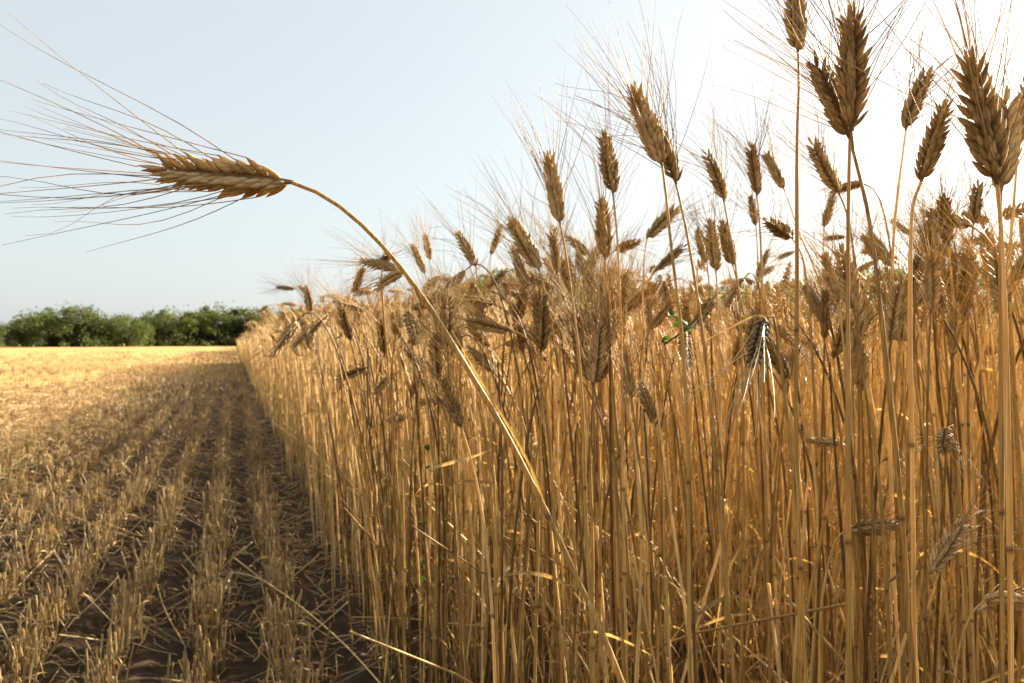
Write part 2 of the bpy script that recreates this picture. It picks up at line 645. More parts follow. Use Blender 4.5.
def stem_arrays(line, r0, r1, nodes):
    """insert extra rings round the nodes so the swelling shows; returns line, rad, dark"""
    d = np.concatenate([[0], np.cumsum(np.linalg.norm(np.diff(line, axis=0), axis=1))])
    extra = []
    for nd in nodes:
        extra += [nd - 0.151, nd - 0.149, nd - 0.007, nd - 0.003, nd, nd + 0.003, nd + 0.007]
    S = np.array(sorted(set([*d, *[e for e in extra if 0.01 < e < d[-1] - 0.01]])))
    L = np.stack([np.interp(S, d, line[:, c]) for c in range(3)], -1)
    rad, dark = stem_profile(S, d[-1], r0, r1, nodes)
    return L, rad, dark


def leaf_strip(mb, p, dirh, length, width, droop, seed, n=9, tint=None):
    r = np.random.default_rng(seed)
    t = np.linspace(0, 1, n)
    d = np.array([math.cos(dirh), math.sin(dirh), 0])
    L = p + d * (length * (t * 0.8 + 0.1 * np.sin(t * 3)))[:, None] + UP * (length * (0.45 * t - droop * t * t))[:, None]
    w = width * np.sin(np.pi * (0.08 + 0.92 * t) ** 0.6) * 0.5
    w[-1] = 0.0002
    tw = r.uniform(-1, 1) + t * r.uniform(1.5, 5)
    s0 = np.array([-d[1], d[0], 0])
    side = s0 * np.cos(tw)[:, None] + UP * np.sin(tw)[:, None]
    ribbons(mb, L[None], w[None], norm(side)[None], np.array([r.random() if tint is None else tint]), 0.35)


def orient_z(direction, roll):
    d = Vector(direction).normalized()
    q = d.to_track_quat('Z', 'Y')
    return q.to_matrix().to_4x4() @ Matrix.Rotation(roll, 4, 'Z')


GROUP_EDGE = 'wheat stalks standing at the edge of the crop'


def hero(label, base, tip, d, stem=None, ear=0, roll=0.0, dz=0.0, r0=0.0011, r1=0.0021, nodes=(0.30, 0.52), foot=None, leaves=0, beard=True, group=GROUP_EDGE, seed=0, name='wheat_stalk'):
    """a stalk of its own: ear base and tip given as seen, at depth d; stem = further points down the straw; dz = depth change along the ear"""
    r = np.random.default_rng(int(base[0] * 7 + base[1]))
    P0 = at(base[0], base[1], d)
    P1 = at(tip[0], tip[1], d + dz)
    ax = P1 - P0
    ln = np.linalg.norm(ax)
    ax = ax / ln
    if stem:
        pts = [P0] + [at(*(q if len(q) == 3 else (*q, d))) for q in stem]
    else:
        pts = None
    low = pts[-1] if pts else P0
    if foot is None:
        fx = max(low[0] + r.uniform(-0.02, 0.05), ROW0 + r.uniform(-0.01, 0.05))
        fy = low[1] + r.uniform(-0.04, 0.04)
    else:
        fx, fy = foot
    ft = np.array([fx, fy, float(ground_z(np.array(fx), np.array(fy))) - 0.01])
    if pts:
        if low[2] > 0.1:
            mid = low + (ft - low) * 0.5
            if len(pts) >= 2:
                tdir = (pts[-1] - pts[-2]) / np.linalg.norm(pts[-1] - pts[-2])
                mid = mid * 0.65 + (low + tdir * np.linalg.norm(ft - low) * 0.5) * 0.35
            pts = pts + [mid, ft]
        line = catmull(pts, 60)
    else:
        H = max(P0[2], 0.2)
        line = bez(P0, P0 - ax * min(0.16, 0.1 + 0.2 * H * 0.3), ft + np.array([0, 0, H * 0.6]), ft, 54)
    root = empty(name, Vector(ft))
    tag(root, label, 'wheat', group)
    off = ft
    m = MB()
    L, rad, dark = stem_arrays(line - off, r0, r1, nodes)
    tubes(m, L[None], rad[None], 8, np.array([r.uniform(0.25, 0.8)]), dark[None])
    link('stem', m.mesh('stem', M_STEM), root)
    em, bm_ = EARS[ear]
    sc = ln / EAR_LEN
    e = link('ear', em, root)
    M = Matrix.Translation(Vector(P0 - off)) @ orient_z(ax, roll) @ Matrix.Scale(sc, 4)
    e.matrix_local = M
    if beard:
        link('beard', bm_, e)
    for q in range(leaves):
        lm = MB()
        i = int(len(L) * r.uniform(0.35, 0.7))
        leaf_strip(lm, L[i], r.uniform(0, 6.28), r.uniform(0.08, 0.16), 0.006, r.uniform(0.6, 1.6), int(r.integers(1e6)))
        link('leaf', lm.mesh('leaf', M_LEAF), root)
    return root


exec_heroes = True
# ---- the long stalk that leans out over the stubble
main = hero('long wheat stalk arching far out to the left, ear held level against open sky', (290, 182), (149, 173), 0.47,
            [(312, 190), (335, 203), (365, 228), (398, 264), (430, 308), (470, 373), (505, 432), (545, 510), (580, 585), (622, 683, 0.46)],
            ear=7, roll=R(-75), r0=0.0011, r1=0.0017, nodes=(0.255, 0.47), foot=(0.40, 0.30))
lm = MB()
mo = np.array(main.location)
lp = catmull([at(452, 330, 0.469), at(478, 376, 0.469), at(508, 425, 0.469), at(531, 468, 0.469), at(549, 518, 0.470)], 12) - mo
ribbons(lm, lp[None], np.array([[0.0003, 0.0004, 0.0006, 0.0008, 0.0009, 0.0009, 0.0009, 0.0009, 0.0009, 0.0009, 0.0009, 0.0008]]), np.tile(RIGHT, (1, 12, 1)), np.array([0.35]), 0.6)
link('leaf', lm.mesh('leaf', M_STEM), main)

H = [
    # label, base, tip, depth, stem, ear, roll, dz
    ('tall wheat stalk whose ear is cut off by the top of the photo, straight stem', (798, 52), (794, -24), 0.72, [(799, 85), (797, 150), (797, 300), (796, 420), (800, 683)], 1, 0.3, 0),
    ('left ear of the large overlapping pair, leaning left on its stem', (850, 139), (815, 56), 0.60, [(849, 175), (848, 250), (848, 400), (850, 683)], 0, 1.7, 0.01),
    ('taller right ear of the large overlapping pair, pointing straight up', (851, 130), (858, 6), 0.58, [(853, 150), (863, 190), (873, 245), (888, 380), (905, 560)], 4, 0.2, -0.01),
    ('slim small ear on a thin stem between the large pair and the plump ear', (906, 129), (919, 67), 0.98, [(902, 160), (897, 200), (893, 250), (889, 400)], 2, 0.5, 0.02),
    ('plump ear tilted right on a stem with a curved neck, beside the largest ear', (921, 182), (946, 101), 0.62, [(914, 200), (911, 232), (910, 330), (913, 520), (916, 683)], 6, 1.45, -0.02),
    ('largest ear at the right, fat husks in two columns, tilted slightly left', (997, 184), (968, 54), 0.46, [(1000, 215), (1003, 270), (1007, 400), (1011, 683)], 6, 1.6, -0.01),
    ('ear half hidden directly behind the largest ear', (1001, 190), (1013, 92), 0.66, [(1000, 260), (1001, 400)], 3, 0.4, 0.02),
    ('ear at the very right border on a slanting thin stem', (1018, 146), (1025, 76), 0.85, [(1013, 215), (1005, 330)], 2, 0.1, 0),
    ('left ear of the crossed pair above the middle of the crop, bristly outline', (662, 165), (631, 88), 0.75, [(666, 195), (671, 245), (682, 340), (688, 450), (690, 683)], 3, 0.4, 0.01),
    ('right ear of the crossed pair, tucked behind its neighbour', (676, 183), (657, 108), 0.80, [(682, 210), (689, 245), (702, 330), (715, 450)], 2, 1.5, 0.01),
    ('single upright ear with neat herringbone husks left of the crossed pair', (613, 194), (605, 132), 0.96, [(616, 225), (619, 270), (622, 380), (625, 600)], 0, 1.6, 0.01),
    ('slim upright ear alone against the sky, right of the crossed pair', (724, 201), (712, 146), 1.1, [(729, 228), (736, 270), (742, 360)], 2, 1.2, 0),
    ('dark upright ear beside a paler sunlit ear leaning left', (757, 196), (753, 141), 1.08, [(760, 230), (762, 290), (764, 400)], 4, 0.9, 0),
    ('pale sunlit ear leaning left behind the dark upright ear', (784, 189), (763, 148), 1.35, [(791, 208), (800, 235), (813, 265), (830, 330)], 5, 0.4, 0.03),
    ('dark ear leaning steeply left behind the stem of the large pair', (839, 193), (807, 141), 0.95, [(845, 208), (852, 240), (858, 330)], 3, 1.5, 0.02),
    ('short level ear pointing left on an arched thin neck behind the large pair', (864, 184), (828, 187), 1.15, [(872, 187), (881, 203), (889, 240), (898, 320)], 5, 0.9, 0.03),
    ('bristly ear left of centre, upright on a dark slanting stem', (560, 223), (547, 154), 0.86, [(566, 255), (575, 320), (582, 400), (588, 560)], 3, 0.7, 0.01),
    ('ear leaning left above the bent stalk, nearest the arching stem', (476, 267), (457, 228), 1.5, [(479, 300), (484, 360)], 2, 0.8, 0.02),
    ('tiny pale see-through ear leaning right among darker ears', (491, 255), (501, 224), 2.1, [(489, 285), (488, 330)], 4, 0.2, 0),
    ('ear leaning left with spiky sunlit edge left of the bristly ear', (539, 270), (511, 217), 1.2, [(545, 292), (555, 340), (566, 420)], 1, 1.2, 0.02),
    ('ear low over the crop leaning left under the spiky sunlit ear', (527, 288), (512, 246), 1.45, [(534, 320), (540, 380)], 0, 0.6, 0.01),
    ('small left ear of the close upright pair beside the arching stem', (425, 274), (412, 244), 2.1, None, 0, 0.6, 0.02),
    ('small right ear of the close upright pair beside the arching stem', (430, 260), (425, 233), 2.3, None, 1, 0.6, 0.0),
    ('upper of two level ears touching the arching stem, pointing left', (401, 270), (358, 258), 1.42, [(410, 284), (425, 320), (450, 385)], 2, 0.4, 0.0),
    ('lower of two level ears touching the arching stem, pointing left', (404, 272), (371, 283), 1.40, [(413, 283), (430, 315), (455, 380)], 5, 1.4, 0.03),
    ('ear lying level across the stems just right of the arching stem', (512, 331), (464, 319), 1.22, [(524, 336), (536, 352), (545, 390), (552, 470)], 0, 1.5, 0.0),
    ('small drooping sunlit ear low on the crop face left of the arching stem', (368, 367), (337, 381), 1.8, [(377, 371), (393, 396), (415, 455)], 3, 1.5, 0.0),
    ('dark ear hanging straight down with pale awns spread below it', (764, 318), (754, 366), 0.68, [(769, 312), (775, 322), (780, 360), (790, 440), (800, 560)], 8, 0.3, -0.03),
    ('tiny level ear low on the crop face right of the drooping sunlit ear', (452, 400), (419, 402), 1.95, [(460, 403), (470, 425)], 1, 0.2, 0.0),
    ('left of two tiny ears nodding over the far end of the crop', (295, 289), (276, 287), 3.9, [(303, 298), (308, 330)], 1, 0.2, 0.0),
    ('right of two tiny ears over the far end of the crop', (310, 297), (298, 285), 4.0, [(316, 320), (320, 350)], 2, 0.2, 0.0),
    ('broad ear leaning right below the crossed pair', (647, 238), (678, 206), 1.3, [(644, 262), (643, 330)], 6, 1.0, 0.03),
    ('left ear of the tight dark cluster of three', (707, 263), (697, 228), 1.4, [(710, 300), (712, 380)], 1, 0.3, 0.03),
    ('middle ear of the tight dark cluster of three', (716, 272), (710, 219), 1.2, [(718, 310), (720, 400)], 6, 0.7, 0.0),
    ('right ear of the tight dark cluster of three, leaning left', (733, 266), (720, 221), 1.25, [(741, 300), (752, 380)], 3, 1.2, 0.02),
    ('pale sunlit ear under the dark upright ear', (756, 226), (750, 194), 1.6, [(758, 260), (760, 330)], 4, 0.8, 0.03),
    ('fat nodding ear with shaggy outline left of the tall straight stem', (792, 238), (766, 220), 1.05, [(799, 248), (806, 275), (812, 350)], 6, 0.2, -0.05),
    ('short level ear pressed against the tall straight stem', (795, 252), (774, 257), 1.5, [(801, 258), (806, 290)], 2, 1.4, 0.02),
    ('slim upright pale ear under the steeply leaning dark ear', (824, 228), (832, 193), 1.6, [(823, 260), (824, 330)], 4, 0.5, 0.0),
    ('level ear like a spindle right of the tall straight stem', (846, 237), (823, 236), 1.7, [(852, 243), (856, 280)], 2, 1.1, 0.0),
    ('narrow ear leaning right below the fat nodding ear', (757, 277), (768, 249), 1.5, [(756, 310), (757, 380)], 4, 0.3, 0.0),
    ('long dark level ear below the plump ear, awns streaming left', (973, 227), (924, 210), 0.92, [(986, 237), (1000, 265), (1012, 340)], 0, 0.9, 0.02),
    ('ear leaning left between the thin slanting stem and the plump ear', (911, 235), (889, 218), 1.25, [(918, 250), (924, 300)], 5, 0.2, 0.02),
    ('upright ear below and behind the largest ear, left of its stem', (973, 226), (977, 181), 1.05, [(971, 260), (968, 340)], 1, 0.9, 0.0),
    ('drooping ear tangled under the long dark level ear', (949, 236), (930, 219), 1.2, [(956, 250), (960, 300)], 2, 0.7, 0.03),
    ('ear leaning left at the foot of the slanting second stem of the large pair', (878, 262), (863, 233), 1.3, [(884, 290), (890, 350)], 1, 0.7, 0.0),
    ('dark ear hanging down to the right among the stems under the plump ear', (929, 264), (945, 306), 0.92, [(924, 256), (918, 270), (914, 320)], 0, 0.9, 0.0),
    ('upright bristly ear deep in the crop between the tall stem and the large pair', (838, 303), (825, 254), 0.95, [(843, 340), (848, 420)], 3, 0.6, 0.02),
    ('dark feathery ear deep in the crop just right of the large pair stem', (853, 352), (861, 308), 1.0, [(852, 400), (853, 460)], 5, 0.6, 0.02),
    ('greenish upright ear half sunk in the crop under the neat herringbone ear', (610, 309), (606, 268), 1.25, [(612, 350), (613, 430)], 0, 0.3, 0.0),
    ('upright ear sunk deep in the crop below the greenish ear', (609, 352), (603, 318), 1.3, [(611, 390), (612, 450)], 1, 0.9, 0.0),
    ('small dark ear leaning left on the stems in the middle of the crop', (656, 426), (640, 378), 1.1, [(661, 460), (664, 520)], 2, 0.9, 0.02),
    ('pale low ear leaning right beside the thick pale stem bottom right', (930, 573), (966, 514), 0.82, [(925, 592), (919, 640), (916, 690)], 4, 1.5, 0.02),
    ('level pale ear low among the stems left of the thick pale stem', (846, 531), (898, 519), 0.95, [(836, 540), (826, 575), (820, 640)], 2, 0.6, 0.02),
    ('ear nodding right on a curved neck at the lower right border', (986, 600), (1022, 590), 0.85, [(972, 613), (960, 645), (953, 690)], 5, 1.2, 0.02),
    ('level shaggy ear low in the crop under the hanging dark ear', (842, 444), (805, 440), 1.0, [(850, 452), (854, 500)], 6, 0.9, 0.02),
    ('round ear seen nearly end-on low in the crop at the right', (947, 428), (943, 452), 0.95, [(951, 424), (957, 440), (960, 500)], 6, 0.3, -0.05),
    ('twisted ear leaning left above the crop left of the bristly ear', (589, 256), (566, 231), 1.5, [(594, 285), (600, 350)], 5, 0.8, 0.02),
    ('pale ear behind the stem of the bristly ear', (556, 256), (551, 224), 1.55, [(558, 290), (560, 350)], 4, 0.2, 0.02),
]
M_EAR_DARK = straw_material('weathered_ear', [(0.0, (0.06, 0.038, 0.018)), (0.5, (0.14, 0.090, 0.044)), (1.0, (0.27, 0.19, 0.10))], (0.02, 0.016, 0.013), streak=(800, 800, 120), trans=0.06, rough=0.6, spec=0.25)
M_AWN_PALE = straw_material('pale_awn', [(0.0, (0.42, 0.31, 0.15)), (0.5, (0.58, 0.45, 0.23)), (1.0, (0.72, 0.60, 0.36))], (0.1, 0.07, 0.04), streak=(60, 60, 60), trans=0.3, rough=0.4)
for i, h in enumerate(H):
    lab, b, t, d, st, ear, roll, dz = h
    big = d < 0.8
    hero(lab, b, t, d, st, ear, roll, dz, r0=0.00115 if big else 0.0011, r1=0.0015 if d < 0.5 else 0.0018,
         nodes=(random.uniform(0.2, 0.36), random.uniform(0.45, 0.62)), leaves=1 if i % 3 == 0 and i > 6 else 0)
    if lab.startswith('dark ear hanging straight'):
        hanging = [o for o in COL.objects if o.get('label') == lab][0]

for ch in hanging.children:
    if ch.name.startswith('ear'):
        ch.material_slots[0].link = 'OBJECT'
        ch.material_slots[0].material = M_EAR_DARK
        for b in ch.children:
            b.material_slots[0].link = 'OBJECT'
            b.material_slots[0].material = M_AWN_PALE
ho = np.array(hanging.location)
for pts in ([(765, 317), (758, 315), (745, 320), (728, 329), (704, 341)], [(765, 318), (768, 330), (775, 350), (782, 368)]):
    lm = MB()
    lp = catmull([at(x, y, 0.672 - 0.0008 * k * k) for k, (x, y) in enumerate(pts)], 9) - ho
    ribbons(lm, lp[None], np.array([[0.0010, 0.0011, 0.0011, 0.0010, 0.0010, 0.0009, 0.0007, 0.0005, 0.0002]]), np.tile(norm(UP + 0.6 * FWD), (1, 9, 1)), np.array([1.0]), 0.5)
    link('leaf', lm.mesh('leaf', M_LEAF), hanging)

# ------------------------------------------------------------------ stalk prototypes
def stalk_geometry(seed, lod):
    """a whole stalk, foot at the origin, leaning towards -x. Returns dict of MBs (stem, ear, beard, leaf) and its top height"""
    r = np.random.default_rng(1000 + seed)
    kind = ['erect', 'lean', 'erect', 'lean', 'erect', 'nod', 'lean', 'level'][seed % 8]
    a = {'erect': r.uniform(0.05, 0.35), 'lean': r.uniform(0.45, 1.1), 'nod': r.uniform(1.9, 2.6), 'level': r.uniform(1.3, 1.7)}[kind]
    Ht = 0.86
    p0 = np.array([-r.uniform(0.0, 0.05) - 0.04 * a, r.normal(0, 0.02), Ht])
    ax = np.array([-math.sin(a), 0.12 * r.normal(), math.cos(a)])
    ax /= np.linalg.norm(ax)
    back = 0.13 if a > 1.2 else 0.2
    top = p0.copy()
    ft = np.zeros(3)
    n = {0: 22, 1: 7, 2: 5, 3: 4}[lod]
    line = bez(top, top - ax * back, np.array([r.normal(0, 0.015), r.normal(0, 0.015), 0.4]), ft, 30 if lod == 0 else 14)
    hmax = max(line[:, 2].max(), (p0 + ax * EAR_LEN)[2])
    dz = 0.95 - hmax
    line[:, 2] += dz * (line[:, 2] / Ht)
    p0[2] = line[0, 2]
    if lod > 0:
        idx = np.unique(np.concatenate([np.linspace(0, 13, n).astype(int), [1, 2]]))
        line = line[idx]
    stem, ear, beard, leaf = MB(), MB(), MB(), MB()
    if lod == 0:
        L, rad, dark = stem_arrays(line, 0.0011, 0.0020, (r.uniform(0.2, 0.35), r.uniform(0.45, 0.6)))
        tubes(stem, L[None], rad[None], 6, np.array([r.random()]), dark[None])
    else:
        L = line
        S = np.concatenate([[0], np.cumsum(np.linalg.norm(np.diff(L, axis=0), axis=1))])
        rad, _ = stem_profile(S, S[-1], 0.0011, 0.0021, ())
        tubes(stem, L[None], rad[None] * (1.0 if lod == 1 else 1.25), 4 if lod == 1 else 3, np.array([r.random()]), 0.0)
    M = orient_z(ax, r.uniform(0, 3.14))
    Mn = np.array(M.to_3x3())
    sc = r.uniform(0.68, 0.92)
    if lod == 1:
        e, b = make_ear(2000 + seed, nodes=12, rings=4, k=5, awn_seg=4, awn_k=3, full=False, kappa=r.uniform(0, 4), fat=1.2, awn_keep=0.42)
    elif lod == 2:
        e, b = make_ear(3000 + seed, nodes=6, rings=4, k=3, awn_seg=3, awn_k=3, full=False, kappa=2, fat=1.75, awn_keep=0.6, awn_len=(0.05, 0.09))
    elif lod == 3:
        _, b = make_ear(3000 + seed, nodes=4, rings=3, k=3, awn_seg=3, awn_k=3, full=False, kappa=2, fat=1.75, awn_keep=0.7, awn_len=(0.04, 0.07))
        e = MB()
        zz = np.linspace(0, EAR_LEN, 6)
        pr = bend_z(np.stack([zz * 0 + r.normal(0, .0015, 6), zz * 0 + r.normal(0, .0015, 6), zz], -1), 2.0)
        tubes(e, pr[None], np.array([[.003, .0075, .0085, .008, .006, .001]]), 4, np.array([0.5]), 0.0)
    if lod in (1, 2) and seed % 7 in (1, 3, 4, 6):
        e, b = MB(), MB()
    if lod > 0:
        for src, dst in ((e, ear), (b, beard)):
            if not src.n:
                continue
            v, q, t, ti, dk = src.arrays()
            dst.add(v * sc @ Mn.T + p0, q, t, ti, dk)
        if r.random() < 0.4:
            i = int(len(L) * r.uniform(0.3, 0.7))
            leaf_strip(leaf, L[i], r.uniform(0, 6.28), r.uniform(0.05, 0.16), 0.005, r.uniform(0.3, 2.8), seed, 6)
    else:
        for q in range(1 if r.random() < 0.45 else 0):
            i = int(len(L) * r.uniform(0.3, 0.75))
            leaf_strip(leaf, L[i], r.uniform(0, 6.28), r.uniform(0.05, 0.16), 0.005, r.uniform(0.3, 2.8), seed * 3 + q, 9)
    return dict(stem=stem, ear=ear, beard=beard, leaf=leaf, p0=p0, M=M, sc=sc, earvar=seed % 7, kind=kind)


# ------------------------------------------------------------------ the standing crop: where each stalk grows
def skyline(x):
    """how high the mass of ears reaches in the view, in pixels from the top"""
    return np.interp(x, [150, 235, 262, 300, 350, 400, 470, 540, 600, 650, 700, 760, 820, 880, 940, 1000, 1100],
                     [338, 334, 322, 306, 292, 277, 276, 264, 250, 246, 274, 272, 258, 238, 220, 206, 195])


def crop_points(y0, y1, x1, per_m, rowstep=1):
    out = []
    j = 0
    while ROW0 + j * ROW < x1:
        n = int((y1 - y0) * per_m)
        y = rng.uniform(y0, y1, n)
        x = ROW0 + j * ROW + rng.normal(0, 0.028, n)
        out.append(np.stack([x, y], -1))
        j += rowstep
    return np.concatenate(out)


def drop_for(P, top=0.95, slack=0.0):
    """how far each stalk is shorter than the tallest: shorter near the lens, uneven everywhere"""
    n = len(P)
    px, py, d = proj(np.column_stack([P, np.full(n, top)]))
    px = np.where(d > 0.2, px, 512)
    lim = CAMZ + (341.5 - skyline(px) + slack) / F * np.maximum(d, 0.3)
    h = np.minimum(lim, 0.985 - 0.05 * np.clip((d - 5) / 6, 0, 1)) - np.abs(rng.normal(0, 0.05, n)) - np.where(rng.random(n) < 0.25, rng.uniform(0, 0.22, n) * np.clip((d - 0.6) / 1.4, 0.2, 1), 0)
    up = np.where(px > 560, 0.22, 0.13)
    h = h + np.where((rng.random(n) < up) & (d > 0.95), rng.uniform(0.02, 0.10, n), 0)
    h = np.where(d < 0.3, 0.8, h)
    return top - h


near = crop_points(-0.6, 2.8, 3.0, 48)
mid = crop_points(2.8, 9.0, 3.2, 46)
midi = crop_points(-0.6, 9.0, 9.0, 20)
midi = midi[(midi[:, 0] > 3.2) | ((midi[:, 0] > 3.0) & (midi[:, 1] < 2.8))]
far1 = crop_points(9.0, 30.0, 2.2, 46)
far2 = crop_points(9.0, 30.0, 16.0, 9)
far2 = far2[far2[:, 0] > 2.2]
far3 = crop_points(30.0, 110.0, 2.2, 14)
far4 = crop_points(30.0, 110.0, 30.0, 1.0)
far4 = far4[far4[:, 0] > 3.0]

# nearest visible stalks become things of their own
px, py, d = proj(np.column_stack([near, np.full(len(near), 0.6)]))
ok = (d > 0.86) | (near[:, 1] < -0.2)
near, px, d = near[ok], px[ok], d[ok]
inview = (px > 120) & (px < 1060) & (d > 0.40)
# how hidden: how many rows of crop stand in front along the sight line
depth_in = (near[:, 0] - ROW0)
score = d + 1.1 * np.maximum(depth_in, 0)
order = np.argsort(np.where(inview, score, 99))
N_IND = 300 - len(H) - 1
ind, rest = near[order[:N_IND]], near[order[N_IND:]]

protos = []
for s in range(16):
    g = stalk_geometry(s, 0)
    protos.append(dict(stem=g['stem'].mesh('stem', M_STEM), leaf=g['leaf'].mesh('leaf', M_LEAF) if g['leaf'].n else None,
                       p0=g['p0'], M=g['M'], sc=g['sc'], ear=g['earvar'], kind=g['kind']))
made = {}
BARE = {2, 6, 9, 10, 12, 15}      # stalks that have lost their ears


def copy_tree(o, parent=None):
    c = o.copy()
    COL.objects.link(c)
    c.parent = parent
    for ch in o.children:
        copy_tree(ch, c)
    return c


KINDW = {'erect': 'upright-eared', 'lean': 'leaning-eared', 'nod': 'nodding', 'level': 'level-eared'}


def zone_words(px, d):
    if px < 430:
        return 'on the crop face left of the arching stem'
    if px < 610:
        return 'in the dense stems behind the arching stem'
    if px < 790:
        return 'in the dense stems below the crossed pair'
    if px < 900:
        return 'in the dense stems below the large overlapping pair'
    return 'in the dense stems below the largest ear'


dr = drop_for(ind)
d_ind = proj(np.column_stack([ind, np.full(len(ind), 0.6)]))[2]
for i, (x, y) in enumerate(ind):
    s = int(rng.integers(16))
    if d_ind[i] < 1.25:
        s = int(rng.choice([0, 2, 4, 8, 10, 12, 1, 9]))
    pr = protos[s]
    z = float(ground_z(np.array(x), np.array(y)))
    if s not in made:
        root = empty('wheat_stalk', (0, 0, 0))
        root['category'] = 'wheat'
        link('stem', pr['stem'], root)
        if s not in BARE:
            e = link('ear', EARS[pr['ear']][0], root)
            e.matrix_local = Matrix.Translation(Vector(pr['p0'])) @ pr['M'] @ Matrix.Scale(pr['sc'], 4)
            link('beard', EARS[pr['ear']][1], e)
        if pr['leaf']:
            link('leaf', pr['leaf'], root)
        made[s] = root
    else:
        root = copy_tree(made[s])
    root.location = (x, y, z - max(0.0, dr[i]) + 0.0)
    root.rotation_euler = (rng.normal(0, 0.045), rng.normal(-0.02, 0.045), rng.normal(0.35, 1.25))
    pxx, _, dd = proj(np.array([x, y, 0.6]))
    zw = zone_words(pxx, dd)
    kw = 'earless' if s in BARE else KINDW[pr['kind']]
    root['label'] = '%s dry wheat stalk %s' % (kw, zw)
    root['group'] = '%s stalks %s' % (kw, zw)

# ---- the rest of the crop, past counting: one object
crop_parts = {'stem': MB(), 'ear': MB(), 'beard': MB(), 'leaf': MB()}


def scatter(P, templates, drops, tiltsd=0.065, thick=1.0):
    n = len(P)
    which = rng.integers(0, len(templates), n)
    th = rng.normal(0.35, 1.25, n)
    zz = ground_z(P[:, 0], P[:, 1]) - np.maximum(0, drops)
    tx, ty = rng.normal(-0.015, tiltsd, n), rng.normal(0, tiltsd, n)
    bent = rng.random(n) < 0.07
    tx[bent] += rng.normal(0, 0.32, bent.sum())
    ty[bent] += rng.normal(0, 0.32, bent.sum())
    edge = P[:, 0] < 0.62
    tx = np.where(edge, np.maximum(tx, -0.07), tx)
    ty = np.where(edge, np.clip(ty, -0.12, 0.12), ty)
    for k, g in enumerate(templates):
        sel = np.where(which == k)[0]
        if not len(sel):
            continue
        c, s = np.cos(th[sel]), np.sin(th[sel])
        for key, mb_ in crop_parts.items():
            src = g[key]
            if not src.n:
                continue
            v, q, t, ti, dk = src.arrays()
            v = v.astype(np.float32)
            x = v[None, :, 0] * c[:, None] - v[None, :, 1] * s[:, None]
            y = v[None, :, 0] * s[:, None] + v[None, :, 1] * c[:, None]
            z = np.broadcast_to(v[None, :, 2], x.shape)
            x = x + z * tx[sel][:, None] + P[sel, 0][:, None]
            y = y + z * ty[sel][:, None] + P[sel, 1][:, None]
            z = z + zz[sel][:, None]
            m = len(v)
            off = (np.arange(len(sel)) * m)[:, None, None]
            tint = np.clip(ti[None] * 0.5 + rng.random(len(sel))[:, None] * 0.62 - 0.05, 0, 1)
            mb_.add(np.stack([x, y, z], -1), (off + q[None]).reshape(-1, 4), (off + t[None]).reshape(-1, 3) if len(t) else None,
                    tint.ravel(), np.tile(dk, len(sel)))


T1 = [stalk_geometry(s, 1) for s in range(14)]
T2 = [stalk_geometry(s, 2) for s in range(14)]
T3 = [stalk_geometry(s, 3) for s in range(14)]
close = (mid[:, 0] < 1.2) & (mid[:, 1] < 6.0)
scatter(rest, T1, drop_for(rest))
scatter(mid[close], T1, drop_for(mid[close]))
for P in (mid[~close], midi, far1[far1[:, 0] < 0.8]):
    scatter(P, T2, drop_for(P))
for P in (far1[far1[:, 0] >= 0.8], far2, far3, far4):
    scatter(P, T3, drop_for(P))
def tiller(seed):
    r = np.random.default_rng(4000 + seed)
    st, lf_ = MB(), MB()
    for q in range(3):
        h = r.uniform(0.15, 0.55)
        b0 = np.array([r.normal(0, 0.02), r.normal(0, 0.03), -0.02])
        ln = r.normal(0, 0.1, 2) if q < 2 else r.normal(0, 0.45, 2)
        L = bez(b0, b0 + UP * h * 0.4, b0 + np.array([ln[0] * h * .5, ln[1] * h * .5, h * .7]), b0 + np.array([ln[0] * h, ln[1] * h, h]), 5)
        tubes(st, L[None], np.full((1, 5), r.uniform(0.0012, 0.002)), 4, np.array([r.random() * 0.8]))
        leaf_strip(lf_, L[2 + q % 2], r.uniform(0, 6.28), r.uniform(0.05, 0.16), 0.004, r.uniform(0.4, 2.5), seed * 5 + q, 6, tint=r.random() * 0.8)
    return dict(stem=st, ear=MB(), beard=MB(), leaf=lf_)


TL = [tiller(i) for i in range(14)]
low = crop_points(-0.4, 7.0, 2.4, 34)
pxl, pyl, dl_ = proj(np.column_stack([low, np.full(len(low), 0.5)]))
low = low[((dl_ > 0.75) & (low[:, 0] > 0.42)) | (low[:, 1] < -0.2)]
scatter(low, TL, np.zeros(len(low)))
crop = link('wheat_crop', crop_parts['stem'].mesh('wheat_crop', M_STEM))
tag(crop, 'dense mass of ripe standing wheat behind the front stalks', 'wheat', None, 'stuff')
for key, mat in (('ear', M_EAR), ('beard', M_AWN), ('leaf', M_LEAF)):
    o = link(key, crop_parts[key].mesh(key, mat), crop)
    o['kind'] = 'stuff'

